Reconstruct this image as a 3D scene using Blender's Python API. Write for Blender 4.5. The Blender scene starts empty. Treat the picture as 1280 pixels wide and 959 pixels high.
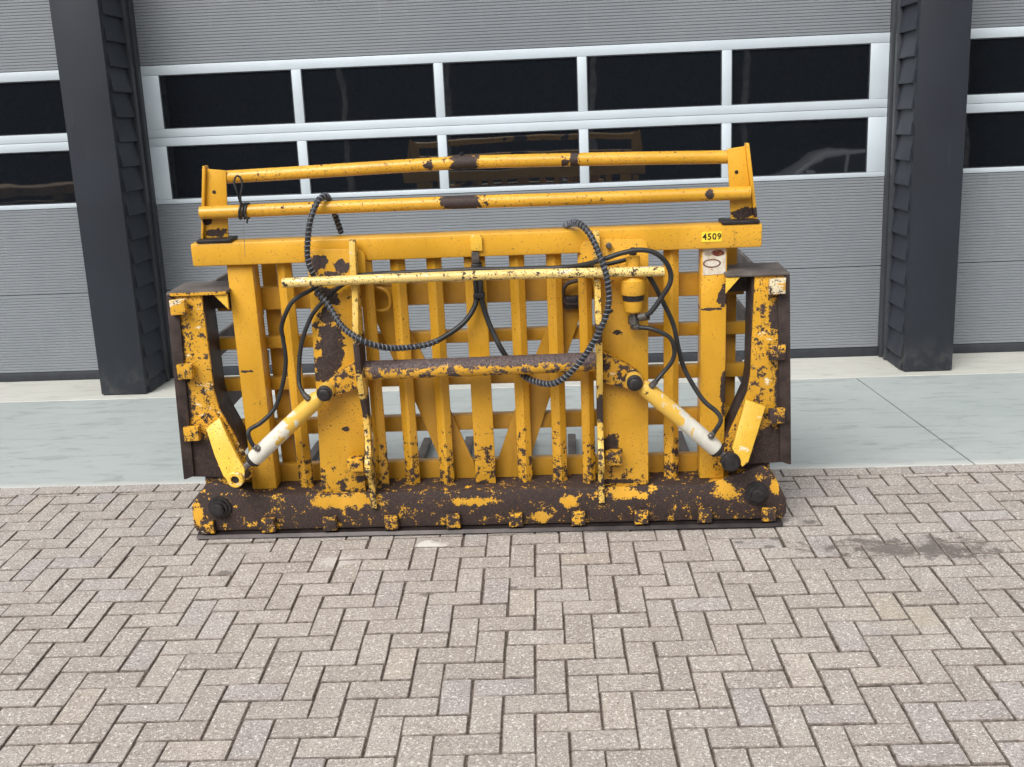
import bpy, bmesh, math, random
from mathutils import Vector, Matrix, noise
random.seed(7)
S = bpy.context.scene
COL = S.collection
# ------------------------------------------------------------------ camera
RIGHT = Vector((0.99819306, 0.04413489, -0.04077654))
DOWN = Vector((-0.02921578, -0.23651787, -0.97118780))
FWD = Vector((-0.05250765, 0.97062424, -0.23480106))
CAM = Vector((0.1479025, -3.5592358, 1.7475526))
FPX = 1348.722
cd = bpy.data.cameras.new('camera')
cd.sensor_width = 36; cd.lens = FPX / 1280 * 36; cd.clip_start = 0.05; cd.clip_end = 2000
cam = bpy.data.objects.new('camera', cd); COL.objects.link(cam)
cam.matrix_world = Matrix((
    (RIGHT.x, -DOWN.x, -FWD.x, CAM.x), (RIGHT.y, -DOWN.y, -FWD.y, CAM.y),
    (RIGHT.z, -DOWN.z, -FWD.z, CAM.z), (0, 0, 0, 1)))
S.camera = cam
# ------------------------------------------------------------------ overcast sky and soft sun
SUN_EL, SUN_AZ = math.radians(46), math.radians(205)      # azimuth clockwise from +Y (into the building)
w = bpy.data.worlds.new('World'); S.world = w; w.use_nodes = True
nt = w.node_tree; nt.nodes.clear()
sky = nt.nodes.new('ShaderNodeTexSky'); sky.sky_type = 'NISHITA'; sky.sun_disc = False
sky.sun_elevation = SUN_EL; sky.sun_rotation = SUN_AZ; sky.dust_density = 4; sky.air_density = 1.0; sky.ozone_density = 1.0
hs = nt.nodes.new('ShaderNodeHueSaturation'); hs.inputs['Saturation'].default_value = 0.2
bg = nt.nodes.new('ShaderNodeBackground'); bg.inputs['Strength'].default_value = 0.15
wo = nt.nodes.new('ShaderNodeOutputWorld')
nt.links.new(sky.outputs[0], hs.inputs['Color']); nt.links.new(hs.outputs[0], bg.inputs[0]); nt.links.new(bg.outputs[0], wo.inputs[0])
sl = bpy.data.lights.new('sun', 'SUN'); sl.energy = 1.3; sl.angle = math.radians(35); sl.color = (1, 0.97, 0.92)
so = bpy.data.objects.new('sun', sl); COL.objects.link(so)
sd = Vector((math.sin(SUN_AZ) * math.cos(SUN_EL), math.cos(SUN_AZ) * math.cos(SUN_EL), math.sin(SUN_EL)))
so.rotation_euler = sd.to_track_quat('Z', 'Y').to_euler(); so.location = (0, -6, 12)
S.view_settings.view_transform = 'Standard'; S.view_settings.look = 'None'
S.view_settings.gamma = 1; S.view_settings.exposure = 0.52; S.view_settings.use_curve_mapping = False

# ------------------------------------------------------------------ node helpers
class NT:
    def __init__(s, name):
        s.m = bpy.data.materials.new(name); s.m.use_nodes = True
        s.t = s.m.node_tree; s.t.nodes.clear()
        s.o = s.t.nodes.new('ShaderNodeOutputMaterial'); s.b = s.t.nodes.new('ShaderNodeBsdfPrincipled')
        s.t.links.new(s.b.outputs[0], s.o.inputs[0])
    def n(s, typ, **kw):
        nd = s.t.nodes.new(typ)
        for k, v in kw.items(): setattr(nd, k, v)
        return nd
    def set(s, sock, v):
        if isinstance(v, bpy.types.NodeSocket): s.t.links.new(v, sock)
        elif isinstance(v, (tuple, list)) and sock.type == 'RGBA' and len(v) == 3: sock.default_value = (*v, 1)
        else: sock.default_value = v
    def math(s, op, a, b=0.0, c=0.0, clamp=False):
        nd = s.n('ShaderNodeMath', operation=op, use_clamp=clamp)
        s.set(nd.inputs[0], a); s.set(nd.inputs[1], b); s.set(nd.inputs[2], c); return nd.outputs[0]
    def vmath(s, op, a, b=(0, 0, 0)):
        nd = s.n('ShaderNodeVectorMath', operation=op); s.set(nd.inputs[0], a); s.set(nd.inputs[1], b)
        return nd.outputs['Value'] if op in ('LENGTH', 'DOT_PRODUCT', 'DISTANCE') else nd.outputs[0]
    def noise(s, vec, scale, detail=4, rough=0.6, dist=0.0):
        nd = s.n('ShaderNodeTexNoise'); s.set(nd.inputs['Vector'], vec)
        nd.inputs['Scale'].default_value = scale; nd.inputs['Detail'].default_value = detail
        nd.inputs['Roughness'].default_value = rough; nd.inputs['Distortion'].default_value = dist
        return nd.outputs[0]
    def ramp(s, v, a, b, lo=0.0, hi=1.0):
        nd = s.n('ShaderNodeMapRange', interpolation_type='SMOOTHSTEP')
        s.set(nd.inputs['Value'], v); s.set(nd.inputs['From Min'], a); s.set(nd.inputs['From Max'], b)
        s.set(nd.inputs['To Min'], lo); s.set(nd.inputs['To Max'], hi); return nd.outputs[0]
    def mix(s, f, a, b, bt='MIX'):
        nd = s.n('ShaderNodeMix', data_type='RGBA', blend_type=bt)
        s.set(nd.inputs[0], f); s.set(nd.inputs[6], a); s.set(nd.inputs[7], b); return nd.outputs[2]
    def obco(s): return s.n('ShaderNodeTexCoord').outputs['Object']
    def pos(s): return s.n('ShaderNodeNewGeometry').outputs['Position']
    def bump(s, h, strength=0.3, dist=0.002):
        nd = s.n('ShaderNodeBump'); nd.inputs['Strength'].default_value = strength; nd.inputs['Distance'].default_value = dist
        s.set(nd.inputs['Height'], h); s.t.links.new(nd.outputs[0], s.b.inputs['Normal'])
    def out(s, color=None, rough=None, metal=None, spec=None):
        for k, v in (('Base Color', color), ('Roughness', rough), ('Metallic', metal), ('Specular IOR Level', spec)):
            if v is not None: s.set(s.b.inputs[k], v)
        return s.m
    def scaled(s, vec, sc): return s.vmath('MULTIPLY', vec, sc)

YEL = (0.66, 0.342, 0.020)
def zq(p):     # normal quantile, rough
    p = min(max(p, 1e-4), 1 - 1e-4); t = math.sqrt(-2 * math.log(p if p < .5 else 1 - p))
    z = t - (2.30753 + .27061 * t) / (1 + .99229 * t + .04481 * t * t)
    return -z if p < .5 else z
def paint(name, col=YEL, amt=0.02, scale=9.0, speck=0.02, blobs=(), clean=(), low=None, rough=0.34, var=0.12,
          rust=((0.021, 0.0135, 0.0125), (0.056, 0.033, 0.027)), scuff=0.0, dirt=0.0, fine=0.25):
    """Worn enamel over rust. amt: share of paint lost in patches; blobs: (x,z,rx,rz) bare areas; clean: areas where paint survived."""
    k = NT(name); p = k.obco()
    n1 = k.noise(p, scale, 9, 0.68); n2 = k.noise(p, scale * 5.5, 5, 0.6); n3 = k.noise(p, 2.2, 3, 0.5); nf = k.noise(p, 300, 3, 0.6)
    n1b = k.math('ADD', n1, k.math('MULTIPLY', k.math('SUBTRACT', n2, 0.5), fine))
    if low:
        z = k.n('ShaderNodeSeparateXYZ'); k.set(z.inputs[0], p)
        n1b = k.math('ADD', n1b, k.ramp(z.outputs[2], low[1], low[0], 0.0, low[2]))
    thr = 0.5 + 0.098 * zq(1 - amt)
    mask = k.ramp(n1b, thr - 0.008, thr + 0.008)
    if speck:
        t2 = 0.5 + 0.082 * zq(1 - speck)
        mask = k.math('MAXIMUM', mask, k.ramp(k.math('ADD', n2, k.math('MULTIPLY', k.math('SUBTRACT', n3, 0.5), 0.22)), t2 - .01, t2 + .012))
    def blob(bl):
        x, z0, rx, rz = bl
        d = k.vmath('MULTIPLY', k.vmath('SUBTRACT', p, (x, 0, z0)), (1 / rx, 0, 1 / rz))
        d = k.vmath('LENGTH', d)
        d = k.math('ADD', d, k.math('MULTIPLY', k.math('SUBTRACT', n1b, 0.5), 3.2))
        return k.ramp(d, 1.02, 0.98)
    for bl in blobs: mask = k.math('MAXIMUM', mask, blob(bl))
    for bl in clean: mask = k.math('MULTIPLY', mask, k.math('SUBTRACT', 1.0, k.math('MULTIPLY', blob(bl), 0.96)))
    dark = tuple(c * (1 - 1.5 * var) for c in col); lite = tuple(min(1, c * (1 + 1.1 * var) + 0.012) for c in col)
    pc = k.mix(k.ramp(n3, 0.3, 0.7), dark, lite)
    pc = k.mix(k.math('MULTIPLY', k.ramp(k.noise(k.scaled(p, (1, 1, 0.18)), 26, 5, 0.6), 0.55, 0.75), 0.30 + dirt), pc, (0.36, 0.16, 0.02))
    pc = k.mix(k.ramp(k.noise(k.scaled(p, (1, 1, .5)), 6, 6, .6), .5, .8, 0, .45), pc, tuple(min(1, c * 1.12 + .05) for c in col))
    pc = k.mix(k.ramp(k.noise(p, 90, 3, .7), .60, .72, 0, .5), pc, (0.28, 0.12, 0.022))
    if scuff:
        sc = k.ramp(k.noise(k.scaled(p, (0.6, 1, 1.6)), 13, 6, 0.7), 0.5 + .105 * zq(1 - scuff), 0.52 + .105 * zq(1 - scuff))
        pc = k.mix(sc, pc, (0.72, 0.62, 0.42))
    rc = k.mix(k.ramp(n2, 0.35, 0.65), rust[0], rust[1])
    c = k.mix(mask, pc, rc)
    k.bump(k.math('ADD', k.math('MULTIPLY', mask, -0.8), k.math('MULTIPLY', k.math('ADD', nf, n2), 0.25)), 0.35, 0.0015)
    return k.out(c, k.ramp(k.math('ADD', mask, k.math('MULTIPLY', k.ramp(n3, .35, .65), .25)), 0, 1, rough, 0.72), None, 0.5)
def plain(name, col, rough=0.6, metal=0.0, var=0.25, scale=12, bump=0.0, spec=0.4):
    k = NT(name); p = k.obco(); n = k.noise(p, scale, 6, 0.6)
    c = k.mix(k.ramp(n, 0.3, 0.7), tuple(x * (1 - var) for x in col), tuple(x * (1 + var) for x in col))
    if bump: k.bump(k.noise(p, scale * 12, 4, 0.6), bump, 0.002)
    return k.out(c, rough, metal, spec)

# ------------------------------------------------------------------ mesh helpers
def new_obj(name, me, mat=None, parent=None):
    o = bpy.data.objects.new(name, me); COL.objects.link(o)
    if mat and me and not me.materials: me.materials.append(mat)
    if parent: o.parent = parent
    return o
def finish(bm, name, mat=None, parent=None, smooth=None):
    bmesh.ops.recalc_face_normals(bm, faces=bm.faces)
    me = bpy.data.meshes.new(name); bm.to_mesh(me); bm.free()
    if smooth is not None:
        for p in me.polygons: p.use_smooth = True
        me.set_sharp_from_angle(angle=math.radians(smooth))
    return new_obj(name, me, mat, parent)
def tag(o, label=None, cat=None, group=None, kind=None):
    for k, v in (('label', label), ('category', cat), ('group', group), ('kind', kind)):
        if v: o[k] = v
    return o
def empty(name, loc=(0, 0, 0), parent=None):
    o = bpy.data.objects.new(name, None); COL.objects.link(o); o.location = loc; o.empty_display_size = .1
    if parent: o.parent = parent
    return o
def a_box(bm, x0, x1, y0, y1, z0, z1, b=0.0):
    r = bmesh.ops.create_cube(bm, size=1.0)
    vs = r['verts']
    for v in vs:
        v.co = Vector((x0 if v.co.x < 0 else x1, y0 if v.co.y < 0 else y1, z0 if v.co.z < 0 else z1))
    if b:
        es = list({e for v in vs for e in v.link_edges})
        bmesh.ops.bevel(bm, geom=es, offset=b, segments=2, profile=0.5, affect='EDGES')
def a_prism(bm, poly, d0, d1, axis='y', b=0.0, fn=None):
    """poly in (x,z) extruded along y, in (y,z) along x, or in (x,y) along z."""
    def P(u, v, d):
        q = {'y': (u, d, v), 'x': (d, u, v), 'z': (u, v, d)}[axis]
        return Vector(fn(*q)) if fn else Vector(q)
    A = [bm.verts.new(P(u, v, d0)) for u, v in poly]; B = [bm.verts.new(P(u, v, d1)) for u, v in poly]
    n = len(poly); fs = [bm.faces.new(A), bm.faces.new(B[::-1])]
    for i in range(n): fs.append(bm.faces.new((A[i], A[(i + 1) % n], B[(i + 1) % n], B[i])))
    bmesh.ops.recalc_face_normals(bm, faces=fs)
    if b:
        es = list({e for f in fs[:2] for e in f.edges})
        bmesh.ops.bevel(bm, geom=es, offset=b, segments=2, profile=0.5, affect='EDGES')
def spline(pts, n=6):
    pts = [Vector(p) for p in pts]; out = []
    for i in range(len(pts) - 1):
        p0 = pts[max(i - 1, 0)]; p1 = pts[i]; p2 = pts[i + 1]; p3 = pts[min(i + 2, len(pts) - 1)]
        for j in range(n):
            t = j / n
            out.append(0.5 * (2 * p1 + (p2 - p0) * t + (2 * p0 - 5 * p1 + 4 * p2 - p3) * t * t + (3 * p1 - p0 - 3 * p2 + p3) * t ** 3))
    out.append(pts[-1]); return out
def frames(path):
    T = [(path[min(i + 1, len(path) - 1)] - path[max(i - 1, 0)]).normalized() for i in range(len(path))]
    u = T[0].orthogonal().normalized(); F = []
    for t in T:
        u = (u - t * u.dot(t)).normalized(); F.append((u, t.cross(u), t))
    return F
def a_tube(bm, path, r, n=12, caps=True):
    path = [Vector(p) for p in path]; F = frames(path); rings = []
    for i, (p, (u, v, t)) in enumerate(zip(path, F)):
        rr = r[i] if isinstance(r, (list, tuple)) else r
        rings.append([bm.verts.new(p + (u * math.cos(2 * math.pi * k / n) + v * math.sin(2 * math.pi * k / n)) * rr) for k in range(n)])
    for a, b in zip(rings, rings[1:]):
        for k in range(n): bm.faces.new((a[k], a[(k + 1) % n], b[(k + 1) % n], b[k]))
    if caps: bm.faces.new(rings[0][::-1]); bm.faces.new(rings[-1])
def a_disc_stack(bm, c, axis, prof, n=20):
    """lathe: prof = [(distance along axis, radius)]"""
    c = Vector(c); ax = Vector(axis).normalized()
    a_tube_var(bm, [c + ax * d for d, r in prof], [r for d, r in prof], ax, n)
def a_tube_var(bm, pts, rs, ax, n):
    u = ax.orthogonal().normalized(); v = ax.cross(u); rings = []
    for p, r in zip(pts, rs):
        rings.append([bm.verts.new(p + (u * math.cos(2 * math.pi * k / n) + v * math.sin(2 * math.pi * k / n)) * max(r, 1e-4)) for k in range(n)])
    for a, b in zip(rings, rings[1:]):
        for k in range(n): bm.faces.new((a[k], a[(k + 1) % n], b[(k + 1) % n], b[k]))
    bm.faces.new(rings[0][::-1]); bm.faces.new(rings[-1])
def box(name, mat, parent, x0, x1, y0, y1, z0, z1, b=0.0):
    bm = bmesh.new(); a_box(bm, x0, x1, y0, y1, z0, z1, b); return finish(bm, name, mat, parent, 35 if b else None)
def prism(name, mat, parent, poly, d0, d1, axis='y', b=0.0, fn=None):
    bm = bmesh.new(); a_prism(bm, poly, d0, d1, axis, b, fn); return finish(bm, name, mat, parent, 35 if b else None)
def tube(name, mat, parent, path, r, n=16):
    bm = bmesh.new(); a_tube(bm, path, r, n); return finish(bm, name, mat, parent, 50)
def lathe(name, mat, parent, c, axis, prof, n=24):
    bm = bmesh.new(); a_disc_stack(bm, c, axis, prof, n); return finish(bm, name, mat, parent, 35)

# ================================================================== THE SETTING
A_ROT, SLOPE = -0.02243699, 0.049604           # brick grid is turned against the facade; yard falls away from it
CA, SA = math.cos(A_ROT), math.sin(A_ROT)
def pave_z(x, y): return SLOPE * (SA * x + CA * y - 1.7)
def g2w(gx, gy, h=0.0):                        # brick-grid metres -> world
    return Vector((CA * gx + SA * gy + 0, -SA * gx + CA * gy, SLOPE * (gy - 1.7) + h))
Y_CONC, Y_COL, Y_DOOR = 1.673, 3.643, 4.1725

def brick_material(name, use_attr):
    k = NT(name); p = k.pos()
    if use_attr:
        a = k.n('ShaderNodeAttribute', attribute_name='rnd'); rnd = a.outputs['Fac']
    else: rnd = k.n('ShaderNodeObjectInfo').outputs['Random']
    wn = k.n('ShaderNodeTexWhiteNoise', noise_dimensions='1D'); k.set(wn.inputs['W'], k.math('MULTIPLY', rnd, 917.3)); r2 = wn.outputs['Value']
    base = k.mix(rnd, (0.370, 0.332, 0.298), (0.430, 0.390, 0.352))
    base = k.mix(k.ramp(r2, 0.80, 0.98, 0.0, 0.5), base, (0.400, 0.372, 0.375))
    base = k.mix(k.ramp(r2, 0.12, 0.0, 0.0, 0.4), base, (0.50, 0.435, 0.36))
    cl = k.noise(p, 7, 5, 0.6)
    base = k.mix(k.ramp(cl, 0.3, 0.72), k.mix(1.0, base, (0.86, 0.85, 0.85), 'MULTIPLY'), base)
    f1 = k.noise(p, 105, 4, 0.75); f2 = k.noise(p, 78, 3, 0.7)
    c = k.mix(k.ramp(f1, 0.53, 0.64, 0.0, 0.9), base, (0.80, 0.77, 0.72))
    c = k.mix(k.ramp(f2, 0.46, 0.34, 0.0, 0.75), c, (0.20, 0.168, 0.15))
    c = k.mix(k.ramp(k.noise(p, 240, 2, 0.6), 0.45, 0.35, 0.0, 0.8), c, (0.10, 0.085, 0.08))
    # soaked oil spill, small drips, a chalky smear
    def patch(x, y, rx, ry, soft, nz=1.0, ns=9):
        d = k.vmath('LENGTH', k.vmath('MULTIPLY', k.vmath('SUBTRACT', p, (x, y, 0)), (1 / rx, 1 / ry, 0)))
        return k.ramp(k.math('ADD', d, k.math('MULTIPLY', k.math('SUBTRACT', k.noise(p, ns, 6, 0.65), 0.5), nz * 3)), 1.0, 1.0 - soft)
    oil = k.math('MAXIMUM', patch(1.50, 0.74, 0.36, 0.10, 0.7, 1.7, 15), patch(1.70, 0.70, 0.26, 0.075, 0.7, 1.7, 18))
    oil = k.math('MAXIMUM', oil, k.math('MULTIPLY', patch(1.45, 0.72, 0.50, 0.13, 1.0, 1.2, 10), 0.35))
    c = k.mix(k.math('MULTIPLY', oil, 0.72), c, (0.085, 0.072, 0.062))
    for x, y, r in ((0.98, .78, .022), (1.02, .86, .02), (-.44, .40, .022), (-.10, .44, .016), (-1.33, .62, .03), (.86, .83, .018), (1.2, 1.02, .03)):
        c = k.mix(k.math('MULTIPLY', patch(x, y, r * 1.5, r, 0.5, 0.5, 40), 0.7), c, (0.10, 0.09, 0.085))
    c = k.mix(k.math('MULTIPLY', patch(-.48, .86, .075, .05, 0.6, .7, 16), 0.85), c, (0.68, 0.66, 0.62))
    c = k.mix(k.math('MULTIPLY', patch(-.85, .72, .10, .06, 0.7, .9, 14), 0.5), c, (0.62, 0.60, 0.57))
    c = k.mix(k.math('MULTIPLY', patch(1.35, .15, .30, .22, 0.9, .9, 5), 0.35), c, (0.40, 0.35, 0.24))
    k.bump(k.math('ADD', f1, k.math('MULTIPLY', f2, 0.8)), 0.55, 0.0022)
    return k.out(c, k.ramp(oil, 0, 1, 0.85, 0.5), None, 0.3)

def joint_material():
    k = NT('joint_sand'); p = k.pos(); n = k.noise(p, 60, 5, 0.7)
    c = k.mix(k.ramp(n, 0.35, 0.65), (0.050, 0.041, 0.035), (0.150, 0.122, 0.103))
    c = k.mix(k.ramp(k.noise(p, 3, 4), 0.52, 0.68, 0, 0.5), c, (0.07, 0.085, 0.045))
    k.bump(n, 0.8, 0.003); return k.out(c, 0.95, None, 0.1)

def concrete_material(name, a, b, streak=0.25):
    k = NT(name); p = k.pos()
    s1 = k.noise(k.scaled(p, (0.38, 1.4, 1)), 9.5, 8, 0.66, 0.8)
    s2 = k.noise(k.scaled(p, (0.5, 3, 1)), 26, 6, 0.7, 0.5)
    big = k.noise(p, 0.9, 4, 0.5); fine = k.noise(p, 220, 3, 0.6)
    c = k.mix(k.ramp(big, 0.3, 0.7), a, b)
    c = k.mix(k.ramp(s1, 0.51, 0.66, 0, streak), c, tuple(x * 0.62 for x in a))
    c = k.mix(k.ramp(s1, 0.46, 0.30, 0, 0.30), c, tuple(min(1, x * 1.18) for x in b))
    c = k.mix(k.ramp(s2, 0.60, 0.74, 0, streak * 0.7), c, tuple(x * 0.55 for x in a))
    c = k.mix(k.ramp(fine, 0.3, 0.7, 0, .22), c, tuple(x * 0.75 for x in a))
    sp_ = k.n('ShaderNodeSeparateXYZ'); k.set(sp_.inputs[0], p)
    c = k.mix(k.math('MULTIPLY', k.ramp(k.math('ADD', sp_.outputs[1], k.math('MULTIPLY', s2, .09)), Y_CONC + .13, Y_CONC + .05), 0.55), c, (0.60, 0.60, 0.565))
    k.bump(k.math('ADD', k.math('MULTIPLY', s1, 1.0), k.math('MULTIPLY', fine, 0.3)), 0.25, 0.004)
    return k.out(c, 0.7, None, 0.35)

M_BRICK = brick_material('brick_paver', False); M_BRICK_S = brick_material('brick_paver_far', True)
M_JOINT = joint_material()
k_ = NT('brick_soiled_edge'); p_ = k_.pos()
M_BEDGE = k_.out(k_.mix(k_.ramp(k_.noise(p_, 55, 5, .7), .35, .65), (0.12, 0.10, 0.088), (0.28, 0.24, 0.21)), .95, None, .1)
M_CONC = concrete_material('apron_concrete', (0.345, 0.383, 0.376), (0.405, 0.438, 0.429), 0.55)
M_SILL = concrete_material('sill_concrete', (0.49, 0.49, 0.445), (0.56, 0.56, 0.515), 0.35)

# ground: one big sheet, same fall as the yard, brought under everything
def ground_mat():
    k = NT('yard_ground'); p = k.pos()
    c = k.mix(k.ramp(k.noise(p, 1.3, 6), 0.35, 0.65), (0.17, 0.155, 0.14), (0.24, 0.22, 0.20))
    c = k.mix(k.ramp(k.noise(p, 130, 3), 0.35, 0.65, 0, 0.4), c, (0.10, 0.09, 0.085))
    return k.out(c, 0.9, None, 0.2)
bm = bmesh.new()
ys = [-400, -11, Y_CONC + 0.3]
zs = [pave_z(0, -11) - 0.12, pave_z(0, -11) - 0.12, -0.09]
rows = [[bm.verts.new((x, y, z)) for x in (-400, -12, 12, 400)] for y, z in zip(ys, zs)]
rows.append([bm.verts.new((x, 400, -0.09)) for x in (-400, -12, 12, 400)])
for a, b in zip(rows, rows[1:]):
    for i in range(3): bm.faces.new((a[i], a[i + 1], b[i + 1], b[i]))
tag(finish(bm, 'ground', ground_mat()), kind='structure')

# paving bed (joint sand) and the bricks laid in it
bm = bmesh.new()
XL, XR, YN = -6.0, 6.0, -4.3
vs = [bm.verts.new(q) for q in ((XL, YN, pave_z(XL, YN) - .0045), (XR, YN, pave_z(XR, YN) - .0045), (XR, Y_CONC + .05, pave_z(XR, Y_CONC) - .0045), (XL, Y_CONC + .05, pave_z(XL, Y_CONC) - .0045))]
vb = [bm.verts.new(v.co - Vector((0, 0, .06))) for v in vs]
bm.faces.new(vs); bm.faces.new(vb[::-1])
for i in range(4): bm.faces.new((vs[i], vb[i], vb[(i + 1) % 4], vs[(i + 1) % 4]))
paving = tag(finish(bm, 'paving', M_JOINT), kind='structure')

U = 0.106; GAP = 0.0052; DEP = 0.05
def project(p):
    d = p - CAM; z = d.dot(FWD); return (640 + FPX * d.dot(RIGHT) / z, 479.5 + FPX * d.dot(DOWN) / z, z)
def brick_bm(bm, poly, chamfer, fn):
    """poly counter-clockwise top outline in grid metres; returns faces"""
    n = len(poly); cx = sum(p[0] for p in poly) / n; cy = sum(p[1] for p in poly) / n
    def inset(p, d):
        vx, vy = p[0] - cx, p[1] - cy
        return (p[0] - math.copysign(min(d, abs(vx)), vx), p[1] - math.copysign(min(d, abs(vy)), vy))
    top = [bm.verts.new(fn(*inset(p, chamfer), 0.0)) for p in poly]
    mid = [bm.verts.new(fn(p[0], p[1], -chamfer * 0.8)) for p in poly]
    bot = [bm.verts.new(fn(p[0], p[1], -DEP)) for p in poly]
    fs = [bm.faces.new(top)]
    for a, b in ((top, mid), (mid, bot)):
        for i in range(n):
            f = bm.faces.new((a[i], b[i], b[(i + 1) % n], a[(i + 1) % n])); f.material_index = 1; fs.append(f)
    return fs
def shared_brick(w_, h_):
    bm = bmesh.new(); a = GAP / 2
    x, y = w_ / 2 - a, h_ / 2 - a; c = 0.004
    # slightly worn outline: cut corners
    poly = [(-x + c, -y), (x - c * .6, -y), (x, -y + c), (x, y - c * .7), (x - c, y), (-x + c * .5, y), (-x, y - c), (-x, -y + c * .8)]
    brick_bm(bm, poly, 0.0032, lambda u, v, h: Vector((u, v, h)))
    bmesh.ops.recalc_face_normals(bm, faces=bm.faces)
    me = bpy.data.meshes.new('brick'); bm.to_mesh(me); bm.free(); me.materials.append(M_BRICK); me.materials.append(M_BEDGE); return me
ME_H = shared_brick(2 * U, U)
def edge_y(gx):      # grid y of the seam between herringbone and the stretcher course along the concrete
    # points with world y = Y_CONC - U
    return (Y_CONC - U + SA * gx) / CA
cand = []
for i in range(-52, 53):
    for k4 in range(-30, 32):
        t = 4 * k4 - i
        for kind, (x0, x1, y0, y1) in (('h', (i, i + 2, t - 1, t)), ('v', (i, i + 1, t - 3, t - 1))):
            cx, cy = (x0 + x1) / 2 * U, (y0 + y1) / 2 * U
            wv = g2w(cx, cy)
            if not (XL + .15 < wv.x < XR - .15 and wv.y > YN + .15): continue
            lim = edge_y(cx)
            if y0 * U > lim - 0.012: continue
            cut = y1 * U > min(edge_y(x0 * U), edge_y(x1 * U))
            px, py, dz = project(wv)
            vis = -10 < px < 1290 and 0 < py < 969 and not cut
            # hidden behind the machine's base beam
            if 245 < px < 978 and py < 655 + (978 - px) * .022 - 6: vis = False
            cand.append((dz if vis else 99 + dz, kind, x0, x1, y0, y1, cut, cx, cy))
cand.sort()
tilt = Matrix.Rotation(math.atan(SLOPE), 4, 'X')
rotz = Matrix.Rotation(-A_ROT, 4, 'Z')
bm = bmesh.new(); rl = bm.faces.layers.float.new('rnd')
for idx, (dz, kind, x0, x1, y0, y1, cut, cx, cy) in enumerate(cand):
    h = random.gauss(0, 0.0012) + 0.0035 * (noise.noise(Vector((cx * 1.7, cy * 1.7, 3))))
    jx, jy, ja = random.gauss(0, .0014), random.gauss(0, .0014), random.gauss(0, .0085)
    if idx < 300 and dz < 99:
        o = bpy.data.objects.new('brick', ME_H); COL.objects.link(o); o.parent = paving
        tw = Matrix.Rotation(random.gauss(0, .004), 4, 'X') @ Matrix.Rotation(random.gauss(0, .004), 4, 'Y')
        rot = Matrix.Rotation(ja + (math.pi / 2 if kind == 'v' else 0) + (math.pi if random.random() < .5 else 0), 4, 'Z')
        o.matrix_world = Matrix.Translation(g2w(cx + jx, cy + jy, h)) @ rotz @ tilt @ tw @ rot
    else:
        a = GAP / 2; X0, X1, Y0, Y1 = x0 * U + a, x1 * U - a, y0 * U + a, y1 * U - a
        poly = [(X0, Y0), (X1, Y0), (X1, min(Y1, edge_y(X1) - a)), (X0, min(Y1, edge_y(X0) - a))]
        if min(poly[2][1], poly[3][1]) - Y0 < 0.01: continue
        rr = random.random()
        tx, ty = random.gauss(0, .004), random.gauss(0, .004)
        for f in brick_bm(bm, poly, 0.0032, lambda u, v, d: g2w(u + jx - (v - cy) * ja, v + jy + (u - cx) * ja, h + d + tx * (u - cx) + ty * (v - cy))): f[rl] = rr
# stretcher course along the concrete
x = XL + .2
while x < XR - .4:
    L = 2 * U; rr = random.random(); a = GAP / 2; jy = random.gauss(0, .001); hh = random.gauss(0, .001)
    poly = [(x + a, Y_CONC - U + a), (x + L - a, Y_CONC - U + a), (x + L - a, Y_CONC - a), (x + a, Y_CONC - a)]
    for f in brick_bm(bm, poly, 0.0032, lambda u, v, d: Vector((u, v + jy, pave_z(u, v) + d + hh))): f[rl] = rr
    x += L
bf = tag(finish(bm, 'brick_field', M_BRICK_S, paving), kind='stuff'); bf.data.materials.append(M_BEDGE)

# concrete apron: two slabs with a sawn joint, a paler sill in front of the doors
JX0, JX1 = 2.063, 2.157     # joint at the sill / at the paving edge
bm = bmesh.new()
a_prism(bm, [(-12, Y_CONC), (JX1 - .004, Y_CONC), (JX0 - .004, Y_COL - .1), (-12, Y_COL - .1)], -0.2, 0.0, 'z', 0.004)
tag(finish(bm, 'concrete_apron', M_CONC), kind='structure')
bm = bmesh.new()
a_prism(bm, [(JX1 + .004, Y_CONC), (12, Y_CONC), (12, Y_COL - .1), (JX0 + .004, Y_COL - .1)], -0.2, 0.0015, 'z', 0.004)
tag(finish(bm, 'concrete_apron', M_CONC), kind='structure')
bm = bmesh.new()
a_box(bm, -12, 12, Y_COL - .098, Y_DOOR + .35, -0.2, 0.003, 0.003)
tag(finish(bm, 'door_sill', M_SILL), kind='structure')
bm = bmesh.new(); a_box(bm, -12, 12, Y_CONC + .01, Y_DOOR, -.22, -.05)
tag(finish(bm, 'joint_bed', M_JOINT), kind='structure')

# ================================================================== THE HALL
def anthracite(name, tint=1.0):
    k = NT(name); p = k.obco()
    c = k.mix(k.ramp(k.noise(p, 1.7, 5), 0.3, 0.7), tuple(x * tint for x in (0.0165, 0.0200, 0.0275)), tuple(x * tint for x in (0.021, 0.0255, 0.0345)))
    c = k.mix(k.ramp(k.noise(k.scaled(p, (6, 6, 0.5)), 9, 6), 0.6, 0.8, 0, 0.25), c, (0.085, 0.088, 0.092))
    z = k.n('ShaderNodeSeparateXYZ'); k.set(z.inputs[0], k.pos())
    c = k.mix(k.math('MULTIPLY', k.ramp(z.outputs[2], 0.30, 0.0), k.ramp(k.noise(p, 12, 6), 0.4, 0.75, 0, 0.5)), c, (0.11, 0.105, 0.095))
    k.bump(k.noise(p, 260, 2), 0.10, 0.001)
    return k.out(c, 0.48, None, 0.4)
M_ANT = anthracite('anthracite_sheet'); M_ANT2 = anthracite('anthracite_board', 1.45)
M_TRACK = plain('door_track', (0.045, 0.050, 0.058), 0.4, 0.0, 0.1)
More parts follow.
